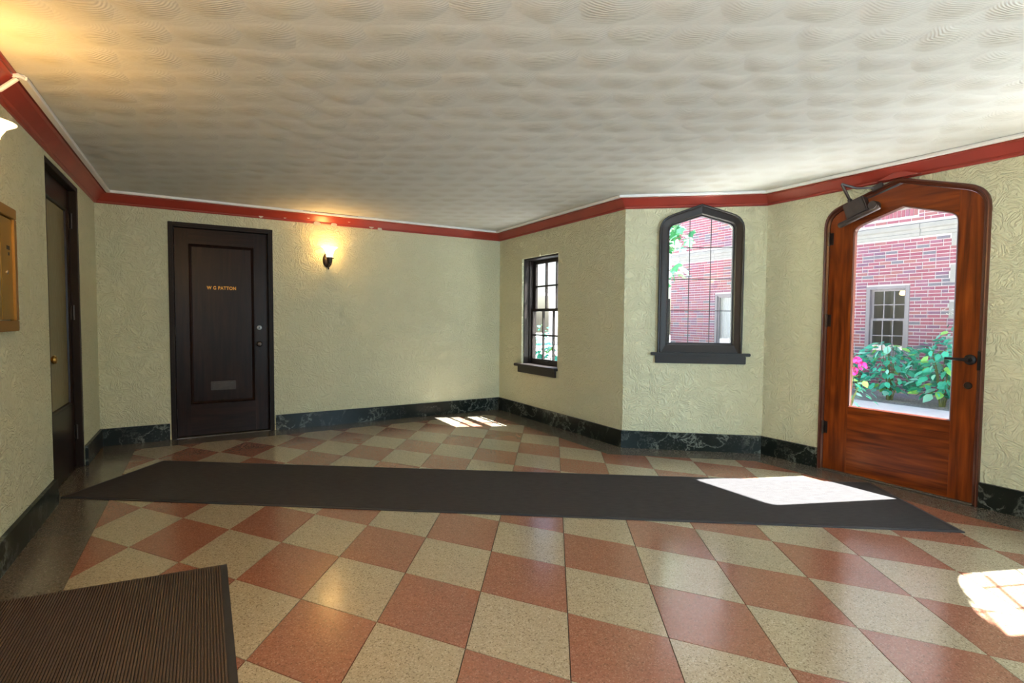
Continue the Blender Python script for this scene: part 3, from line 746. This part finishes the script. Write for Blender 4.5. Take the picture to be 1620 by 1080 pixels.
# ------------------------------------------------------------------ brass mailboxes in the left wall
mbx = thing('mailbox_panel', FR['left'].p(9 - 2.56, 0, 1.17), 'bank of brass apartment mailboxes set in the left wall', 'mailboxes', FR['left'].rz)
W0, W1, ZH = -.82, 0., .637
fm = MB(); fm.box(W0, W1, -.028, 0, 0, .055); fm.box(W0, W1, -.028, 0, ZH - .055, ZH); fm.box(W0, W0 + .045, -.028, 0, .055, ZH - .055); fm.box(W1 - .045, W1, -.028, 0, .055, ZH - .055)
obj('frame', fm, mbx, 'brass_frame', bevel=.003)
nb = 4; ww = (W1 - W0 - .09) / nb
for i in range(nb):
    xa = W0 + .045 + ww * i; xb = xa + ww
    dr_ = obj('mailbox_door', MB().box(xa + .002, xb - .002, -.018, 0, .060, ZH - .060), mbx, 'brass', bevel=.003)
    cxm = xb - .062
    obj('name_slot', MB().box(cxm - .026, cxm + .020, -.0195, -.017, .417, .437), dr_, 'slot_black')
    obj('name_slot', MB().box(cxm - .006, cxm + .014, -.0195, -.017, .388, .404), dr_, 'slot_black')
    obj('lock', MB().lathe([(.011, -.017), (.011, -.022), (.002, -.023)], (cxm - .030, 0, .300), 'y', 10), dr_, 'chrome', True)

# ------------------------------------------------------------------ mats
def mat_frame(p0, p1):
    d_ = (Vector(p1) - Vector(p0)); return math.atan2(d_.y, d_.x), d_.length
a0, l0 = mat_frame((-.014, -1.663), (4.732, -5.041))
rn = thing('runner_rug', (.005, -1.672, 0), 'long charcoal runner mat from the left door to the entrance door', 'rug', a0)
RWD = .944
obj('carpet_pile', MB().box(.02, l0 - .02, .02, RWD - .02, .001, .009), rn, 'runner_pile', bevel=.002)
eb = MB(); eb.box(0, l0, 0, .02, 0, .006); eb.box(0, l0, RWD - .02, RWD, 0, .006); eb.box(0, .02, .02, RWD - .02, 0, .006); eb.box(l0 - .02, l0, .02, RWD - .02, 0, .006)
obj('rubber_edge', eb, rn, 'rubber', bevel=.0015)
dm = thing('door_mat', (.953, -3.331, 0), 'dark brown ribbed door mat in the lower left corner', 'mat')
Q = lambda s_, t_: (-(.93) * s_ + .0 * t_, .106 * s_ - 2.2 * t_)        # corner at far right; s to the left, t towards the viewer
def quad(s0, s1, t0, t1): return [Q(s0, t0), Q(s0, t1), Q(s1, t1), Q(s1, t0)][::-1]
obj('mat_backing', MB().slab(quad(.0, 1, .0, 1), 0, .004), dm, 'rubber')
rb = MB(); N = 84
for i in range(N):
    s_ = .032 + (.968 - .032) * i / N; w_ = .936 / N * .62
    q = quad(s_, s_ + w_, .006, .994); rb.slab(q, .003, .0095)
o = obj('ribs', rb, dm, 'rib_fibre'); o['kind'] = 'stuff'

# ------------------------------------------------------------------ courtyard
GZ = -.15
ground = tag(obj('courtyard_walk', MB().slab([(11, -14), (11, 16), (4.66, 16), (4.66, -2.36), (5.66, -3.19), (5.66, -5.66), (4.66, -6.49), (4.66, -14)], GZ - .1, GZ), mat='concrete_walk'), 'pale concrete courtyard walk outside the entrance door', 'pavement')
obj('planting_bed', MB().box(11.0, 12.86, -14, 16, GZ - .1, GZ - .02), mat='mulch')
tag(bpy.data.objects['planting_bed'], 'grey mulch bed along the foot of the brick building', 'garden bed')
tag(obj('yard_paving', MB().box(12.86, 40, 4.66, 40, GZ - .1, GZ - .01), mat='concrete_walk'), 'pale paved yard beyond the corner of the brick building', 'pavement')
tag(obj('side_yard', MB().box(-12, 4.65, .5, 40, GZ - .1, GZ - .03), mat='concrete_walk'), 'paved ground behind the back wall', 'pavement')

BX = 12.86; BTOP = 10.6
bb = thing('brick_building', (BX, 0, GZ), 'red and purple brick building with a limestone band across the courtyard', 'building')
bz = -GZ
Y0, Y1 = -7.5, 4.63
wins = [(-1.46, -.68, .62, 1.985, 'lamp'), (2.28, 3.08, .42, 1.975, 'curtain')]
# mortar core with window openings, built of blocks
core = MB()
zs_ = [GZ, .42, .62, 1.975, 1.985, BTOP]
def blk(y0, y1, z0, z1): core.box(.010, .35, y0, y1, z0 + bz, z1 + bz)
blk(Y0, -1.46, GZ, 1.985); blk(-1.46, -.68, GZ, .62); blk(-.68, 2.28, GZ, 1.985); blk(2.28, 3.08, GZ, .42); blk(3.08, Y1, GZ, 1.985); blk(2.28, 3.08, 1.975, 1.985); blk(Y0, Y1, 1.985, BTOP)
obj('mortar_wall', core, bb, 'mortar')
obj('side_wall', MB().box(.36, 5, Y1 - .3, Y1, 0, BTOP + bz), bb, 'mortar')
# limestone band: coping course above a flat fascia
yy = Y0
k = 0
while yy < Y1:
    y2 = min(yy + 1.18, Y1)
    mbd = MB()
    prof = [(.01, 3.185), (-.045, 3.165), (-.055, 3.09), (-.045, 3.075), (-.012, 3.06), (-.010, 3.0), (-.022, 2.985), (-.022, 2.93), (.01, 2.925)]
    vs = [(x, yy + .004, z + bz) for x, z in prof] + [(x, y2 - .004, z + bz) for x, z in prof]; n = len(prof)
    mbd.add(vs, [tuple(range(n)), tuple(range(2 * n - 1, n - 1, -1))] + [(i, i + n, (i + 1) % n + n, (i + 1) % n) for i in range(n)])
    obj('stone_band', mbd, bb, 'limestone'); yy = y2; k += 1
# limestone jamb blocks to the right, toothed into the brick
QB = [(2.675, 2.925, -2.10), (2.335, 2.675, -2.30), (1.995, 2.335, -2.10), (1.645, 1.995, -2.30), (1.32, 1.645, -2.10), (.98, 1.32, -2.30), (.64, .98, -2.10), (.3, .64, -2.3), (GZ, .3, -2.1)]
for z0, z1, y in QB: obj('jamb_stone', MB().box(-.012, .01, -2.62, y, z0 + bz + .004, z1 + bz - .004), bb, 'limestone')
UPS = (-1.56, -.60)
obj('upper_sill', MB().box(-.05, .01, UPS[0], UPS[1], 3.485 + bz, 3.59 + bz), bb, 'limestone', bevel=.008)
obj('upper_pane', MB().box(-.004, .01, UPS[0] + .1, UPS[1] - .1, 3.62 + bz, 4.9 + bz), bb, 'street_glass')
CR = .0677; BL = .213
spots = []
def holes_at(z0, z1):                                    # stretches of the wall that hold something else than brick
    h_ = []
    if z1 > 2.925 and z0 < 3.185: h_.append((-99, 99))
    h_ += [(a_, b_) for a_, b_, c_, e_, _ in wins if z1 > c_ - .06 and z0 < e_]
    h_ += [(-2.62, y) for z0_, z1_, y in QB if z1 > z0_ + .01 and z0 < z1_ - .01]
    if z1 > 3.33 and z0 < 4.95: h_.append(UPS)
    return h_
z = GZ + .005; row = 0
while z < 4.3:
    y = Y0 - (BL / 2 if row % 2 else 0); hl = holes_at(z, z + CR - .017)
    while y < Y1:
        ya, yb = y, y + BL - .016
        if random.random() < .04: yb = y + BL / 2 - .016
        step = yb - ya + .016
        ya_, yb_ = max(ya, Y0), min(yb, Y1)
        segs = [(ya_, yb_)]
        for a_, b_ in hl:
            segs = [q for s0, s1 in segs for q in ((s0, min(s1, a_ - .006)), (max(s0, b_ + .006), s1)) if q[1] - q[0] > .015]
        spots += [(s0, s1, z, z + CR - .017) for s0, s1 in segs]
        y += step
    z += CR; row += 1
for i in range(13):                                      # soldier course under the upper sill
    y = UPS[0] + .02 + i * .0715
    spots.append((y, y + .060, 3.345, 3.478))
def vis(s):
    y = (s[0] + s[1]) / 2; zc = (s[2] + s[3]) / 2
    return (Vector((BX, y, zc)) - CAM).length + (0 if (-2.35 < y < -.25 and .75 < zc < 3.75) else 50)
spots.sort(key=vis)
cw = [.27, .27, .17, .12, .10, .07]
cache = {}
def pick(): return random.choices(range(6), cw)[0]
rest = [MB() for _ in range(6)]
for n_, (y0, y1, z0, z1) in enumerate(spots):
    c = pick(); j = random.uniform(-.003, .003)
    if n_ < 300:
        key = (round(y1 - y0, 3), round(z1 - z0, 3), c)
        if key not in cache: cache[key] = MB().box(0, .03, -key[0] / 2, key[0] / 2, -key[1] / 2, key[1] / 2).mesh('brick', 'brick_%d' % c)
        obj('brick', cache[key], bb, loc=(j, (y0 + y1) / 2, (z0 + z1) / 2 + bz))
    else: rest[c].box(j, .03, y0, y1, z0 + bz, z1 + bz)
allm = MB(); mats_idx = []
for c in range(6):
    allm.add(rest[c].v, rest[c].f); mats_idx += [c] * len(rest[c].f)
me = bpy.data.meshes.new('brick_courses'); me.from_pydata(allm.v, [], allm.f)
for c in range(6): me.materials.append(M['brick_%d' % c])
me.polygons.foreach_set('material_index', mats_idx)
o = obj('brick_courses', me, bb); o['kind'] = 'stuff'
# windows of the brick building
for a_, b_, c_, e_, kind in wins:
    wr = obj('window_frame', None, bb, loc=(0, b_, bz), rot=(0, 0, -PI / 2))      # x runs to -y, y runs into the building
    ww_ = b_ - a_
    fm = MB(); fm.box(0, .07, .0, .14, c_, e_); fm.box(ww_ - .07, ww_, .0, .14, c_, e_); fm.box(.07, ww_ - .07, .0, .14, e_ - .06, e_); fm.box(-.03, ww_ + .03, -.03, .14, c_ - .055, c_)
    obj('casing', fm, wr, 'grey_paint', bevel=.004)
    cols = 3 if kind == 'lamp' else 1
    zm = 1.30
    for nm, za_, zb_, dy in (('lower_sash', c_, zm + .02, .05), ('upper_sash', zm - .02, e_ - .06, .085)):
        if kind == 'curtain': 
            if nm == 'upper_sash': continue
            zb_ = e_ - .06
        sb = MB(); s0, s1, st_ = .07, ww_ - .07, .045
        sb.box(s0, s0 + st_, dy, dy + .03, za_, zb_); sb.box(s1 - st_, s1, dy, dy + .03, za_, zb_); sb.box(s0 + st_, s1 - st_, dy, dy + .03, za_, za_ + .05); sb.box(s0 + st_, s1 - st_, dy, dy + .03, zb_ - .04, zb_)
        g0, g1 = s0 + st_, s1 - st_; zc = (za_ + .05 + zb_ - .04) / 2
        if cols > 1:
            for q in (1, 2): xc = g0 + (g1 - g0) * q / 3; sb.box(xc - .010, xc + .010, dy + .003, dy + .027, za_ + .05, zb_ - .04)
            sb.box(g0, g1, dy + .004, dy + .026, zc - .010, zc + .010)
        obj(nm, sb, wr, 'grey_paint')
        for q in range(cols):
            for zz in (((za_ + .05, zc), (zc, zb_ - .04)) if cols > 1 else ((za_ + .05, zb_ - .04),)):
                obj('pane', MB().box(g0 + (g1 - g0) * q / cols, g0 + (g1 - g0) * (q + 1) / cols, dy + .012, dy + .016, zz[0], zz[1]), wr, 'street_glass')
    if kind == 'curtain':
        cu = MB(); n = 40
        for i in range(n):
            xa, xb = .05 + (ww_ - .1) * i / n, .05 + (ww_ - .1) * (i + 1) / n
            ya, yb = .16 + .008 * math.sin(i * 1.9), .16 + .008 * math.sin((i + 1) * 1.9)
            cu.add([(xa, ya, c_), (xb, yb, c_), (xb, yb, e_ - .05), (xa, ya, e_ - .05), (xa, ya + .003, c_), (xb, yb + .003, c_), (xb, yb + .003, e_ - .05), (xa, ya + .003, e_ - .05)],
                   [(0, 1, 2, 3), (7, 6, 5, 4), (0, 4, 5, 1), (3, 2, 6, 7)])
        obj('blind', cu, wr, 'curtain')
    rm = MB()
    for q in (MB().box(-.4, -.36, .36, 1.9, c_ - .3, e_ + .4), MB().box(ww_ + .36, ww_ + .4, .36, 1.9, c_ - .3, e_ + .4), MB().box(-.4, ww_ + .4, 1.9, 1.94, c_ - .3, e_ + .4), MB().box(-.4, ww_ + .4, .36, 1.94, e_ + .4, e_ + .44), MB().box(-.4, ww_ + .4, .36, 1.94, c_ - .34, c_ - .3)): rm.add(q.v, q.f)
    obj('room_lining', rm, wr, 'dark_room')
lp = thing('ceiling_lamp', (BX + 1.0, -.93, 1.83), 'warm lit lamp glowing behind the panes of the brick building', 'lamp')
obj('shade', MB().lathe([(.015, .16), (.03, .13), (.055, .06), (.06, .03), (.045, .01), (.02, 0)], (0, 0, 0)), lp, 'bulb_glow', True)
obj('cord', MB().tube([(0, 0, .20), (0, 0, .33)], .006), lp, 'black_iron', True)
ds = thing('downspout', (BX - .02, 4.70, GZ), 'dark grey downspout at the corner of the brick building', 'downspout')
obj('pipe', MB().box(-.04, .04, -.035, .035, 0, 2.05), ds, 'slot_black', bevel=.006)
obj('pipe_shoe', MB().box(-.16, -.041, -.035, .035, 0, .08), ds, 'slot_black', bevel=.006)
obj('pipe_strap', MB().box(-.045, .045, -.045, .045, 1.3, 1.34), ds, 'closer_metal')
gr = thing('garage', (20, 16, GZ), 'pale boarded garage far beyond the corner of the brick building', 'garage', math.radians(-35))
for i in range(24): obj('board', MB().box(-3.0, 3.0, .0, .04, .02 + i * .12, .132 + i * .12), gr, 'garage_paint')
obj('garage_wall', MB().box(-3, 3, .04, 3, 0, 2.9), gr, 'garage_paint'); obj('roof', MB().prism([(-3.3, 2.9), (3.3, 2.9), (0, 4.2)], -.3, 3.3), gr, 'grey_paint')

# ------------------------------------------------------------------ plants
def leaf_mesh(mat, L=.12, Wd=.075):
    pts = [(0, 0, 0), (.28 * L, .46 * Wd, .02 * L), (.62 * L, .42 * Wd, .0), (L, 0, -.12 * L), (.62 * L, -.42 * Wd, 0), (.28 * L, -.46 * Wd, .02 * L), (.30 * L, 0, -.05 * L), (.62 * L, 0, -.07 * L)]
    return MB().add(pts, [(0, 6, 1), (1, 6, 7, 2), (2, 7, 3), (0, 5, 6), (5, 4, 7, 6), (4, 3, 7)]).mesh('leaf', mat, True)
LEAF = {k: leaf_mesh(k) for k in ('leaf_teal', 'leaf_deep', 'leaf_lime', 'leaf_pale', 'leaf_tree')}
def shrub(name, loc, r, hgt, n, weights, label, cat, group=None, size=1.0, flowers=0):
    s = thing(name, loc, label, cat, 0, group)
    st_ = MB()
    for i in range(9):
        a = random.uniform(0, 2 * PI); q = random.uniform(.2, .75) * r
        st_.tube([(0.04 * math.cos(a), .04 * math.sin(a), 0), (.4 * q * math.cos(a), .4 * q * math.sin(a), hgt * .45), (q * math.cos(a), q * math.sin(a), hgt * random.uniform(.7, .92))], [.012, .008, .004], 6)
    obj('stems', st_, s, 'stem', True)
    ks = list(weights); wv = [weights[k] for k in ks]
    for i in range(n):
        while True:
            p = Vector((random.uniform(-1, 1), random.uniform(-1, 1), random.uniform(-1, 1)))
            if .35 < p.length < 1: break
        z = max(hgt * (.52 + .46 * p.z), .17 * size)
        sc = random.uniform(.65, 1.35) * size
        yaw = math.atan2(p.y, p.x) + random.uniform(-.9, .9)
        obj('leaf', LEAF[random.choices(ks, wv)[0]], s, loc=(p.x * r, p.y * r, z), rot=(random.uniform(-.7, .7), random.uniform(-.2, .95), yaw)).scale = (sc, sc, sc)
    for i in range(flowers):
        a = random.uniform(0, 2 * PI); q = random.uniform(.1, .8) * r
        fl = MB()
        for k in range(5):
            b = 2 * PI * k / 5; fl.add([(0, 0, 0), (.035 * math.cos(b - .4), .035 * math.sin(b - .4), .01), (.05 * math.cos(b), .05 * math.sin(b), .012), (.035 * math.cos(b + .4), .035 * math.sin(b + .4), .01)], [(0, 1, 2, 3)])
        obj('blossom', fl, s, 'petal_white', loc=(q * math.cos(a), q * math.sin(a), hgt * random.uniform(.98, 1.1)), rot=(random.uniform(-.5, .5), random.uniform(-.5, .5), 0))
    return s
wa = dict(leaf_teal=.5, leaf_deep=.22, leaf_lime=.12, leaf_pale=.16)
G_ = GZ - .02
shrub('hydrangea', (11.62, -1.70, G_), .50, 1.12, 290, wa, 'bushy teal green shrub in front of the far sash window, left of two', 'shrub', size=1.15)
shrub('hydrangea', (11.58, -2.50, G_), .50, 1.16, 295, wa, 'bushy teal green shrub with broad pale leaves beside the door handle', 'shrub', size=1.3)
shrub('flowering_shrub', (12.32, -2.50, G_), .42, 1.5, 220, wa, 'taller shrub with small white blossoms against the brick wall', 'shrub', size=.9, flowers=16)
shrub('low_shrub', (12.3, -.86, G_), .30, .95, 110, dict(leaf_deep=.6, leaf_teal=.4), 'small dark green shrub at the lower left corner of the far window', 'shrub', size=.75)
# potted geranium close to the entrance
gp = thing('potted_geranium', (7.55, -3.0, GZ), 'pink flowering potted plant seen at the left edge of the door pane', 'potted plant')
obj('pot', MB().lathe([(.10, 0), (.115, .02), (.15, .24), (.165, .25), (.165, .29), (.145, .29), (.135, .25), (.02, .25)], (0, 0, 0)), gp, 'terracotta', True)
st_ = MB()
for a, q, hh in ((0, .1, .75), (1.2, .12, .6), (2.5, .1, .8), (3.9, .16, .9), (4.6, .14, .7), (5.4, .1, .62)):
    st_.tube([(0, 0, .24), (.5 * q * math.cos(a), .5 * q * math.sin(a), .5), (q * math.cos(a), q * math.sin(a), hh)], [.008, .006, .004], 6)
obj('stems', st_, gp, 'stem', True)
for i in range(60):
    a = random.uniform(0, 2 * PI); q = random.uniform(.05, .26)
    sc = random.uniform(.6, 1.0)
    obj('leaf', LEAF[random.choices(list(wa), list(wa.values()))[0]], gp, loc=(q * math.cos(a), q * math.sin(a), random.uniform(.28, .72)), rot=(random.uniform(-.6, .6), random.uniform(-.1, 1.0), a + random.uniform(-.8, .8))).scale = (sc, sc, sc)
for cx_, cy_, cz_ in ((.02, -.08, .94), (-.08, .02, .98), (.0, -.15, .88), (-.1, -.1, .82)):
    fl = MB()
    for k in range(26):
        d_ = Vector((random.uniform(-1, 1), random.uniform(-1, 1), random.uniform(-.6, 1))).normalized(); q = d_.to_track_quat('Z', 'Y')
        fl.add([d_ * .045 + q @ Vector(v) for v in ((-.018, -.012, 0), (0, -.02, .004), (.018, -.008, 0), (.012, .016, .003), (-.012, .016, .003))], [(0, 1, 2, 3, 4)])
    obj('flower_head', fl, gp, 'petal_pink', loc=(cx_, cy_, cz_))
# young maple whose branch hangs into the pointed window
tr_ = thing('young_maple', (6.55, -.35, GZ + .003), 'young maple whose leafy branch hangs into the left of the pointed window', 'tree')
obj('trunk', MB().tube([(0, 0, 0), (.02, .02, 1.2), (-.02, .0, 2.4), (.05, -.05, 3.4)], [.05, .042, .035, .02], 8), tr_, 'bark', True)
bm_ = MB()
ends_ = [((0, 0, 2.1), (.0, -.45, 2.5), (0, -1.1, 2.58)), ((0, 0, 1.7), (0, -.4, 2.05), (0, -.95, 2.15)), ((0, 0, 2.5), (.1, -.4, 2.8), (0, -.9, 2.72)), ((0, 0, 2.7), (0, .5, 3.0), (.1, .9, 3.1))]
for e_ in ends_: bm_.tube(e_, [.02, .012, .004], 6)
obj('branches', bm_, tr_, 'bark', True)
def maple_leaf(mat):
    out = []
    for k in range(10):
        a = PI * (k / 9 * 1.7 - .85); rr = (.085 if k % 2 else .055) * (1.2 if k in (4, 5) else 1)
        out.append((rr * math.cos(a) + .05, rr * math.sin(a), -.012 * (k % 2)))
    out.append((0, 0, 0))
    return MB().add(out, [(10, i, i + 1) for i in range(9)]).mesh('leaf', mat, True)
ML = [maple_leaf(k) for k in ('leaf_tree', 'leaf_sprig', 'leaf_deep', 'leaf_sprig')]
for e_ in ends_:
    for i in range(26):
        k = random.uniform(.35, 1.0); a_, b_, c_ = [Vector(v) for v in e_]
        p = a_ * (1 - k) ** 2 + b_ * 2 * k * (1 - k) + c_ * k * k + Vector((random.uniform(-.1, .1), random.uniform(-.08, .08), random.uniform(-.16, .08)))
        sc = random.uniform(.75, 1.25)
        obj('leaf', random.choices(ML, [5, 2, 1, 2])[0], tr_, loc=p, rot=(random.uniform(-.5, .5), random.uniform(.3, 1.3), random.uniform(PI * .6, PI * 1.6))).scale = (sc, sc, sc)
for k, (x, y, r, hh) in enumerate(((9.5, 7.5, .5, 1.2), (11.2, 9.5, .6, 1.4), (9.0, 5.2, .4, .8))):
    shrub('yard_shrub', (x, y, GZ), r, hh, 110, wa, ('green shrub in the yard seen through the sash window, nearest one', 'larger green shrub in the yard seen through the sash window, far one', 'low green shrub in the yard beyond the sash window')[(0, 1, 2)[k]], 'shrub', size=1.6)
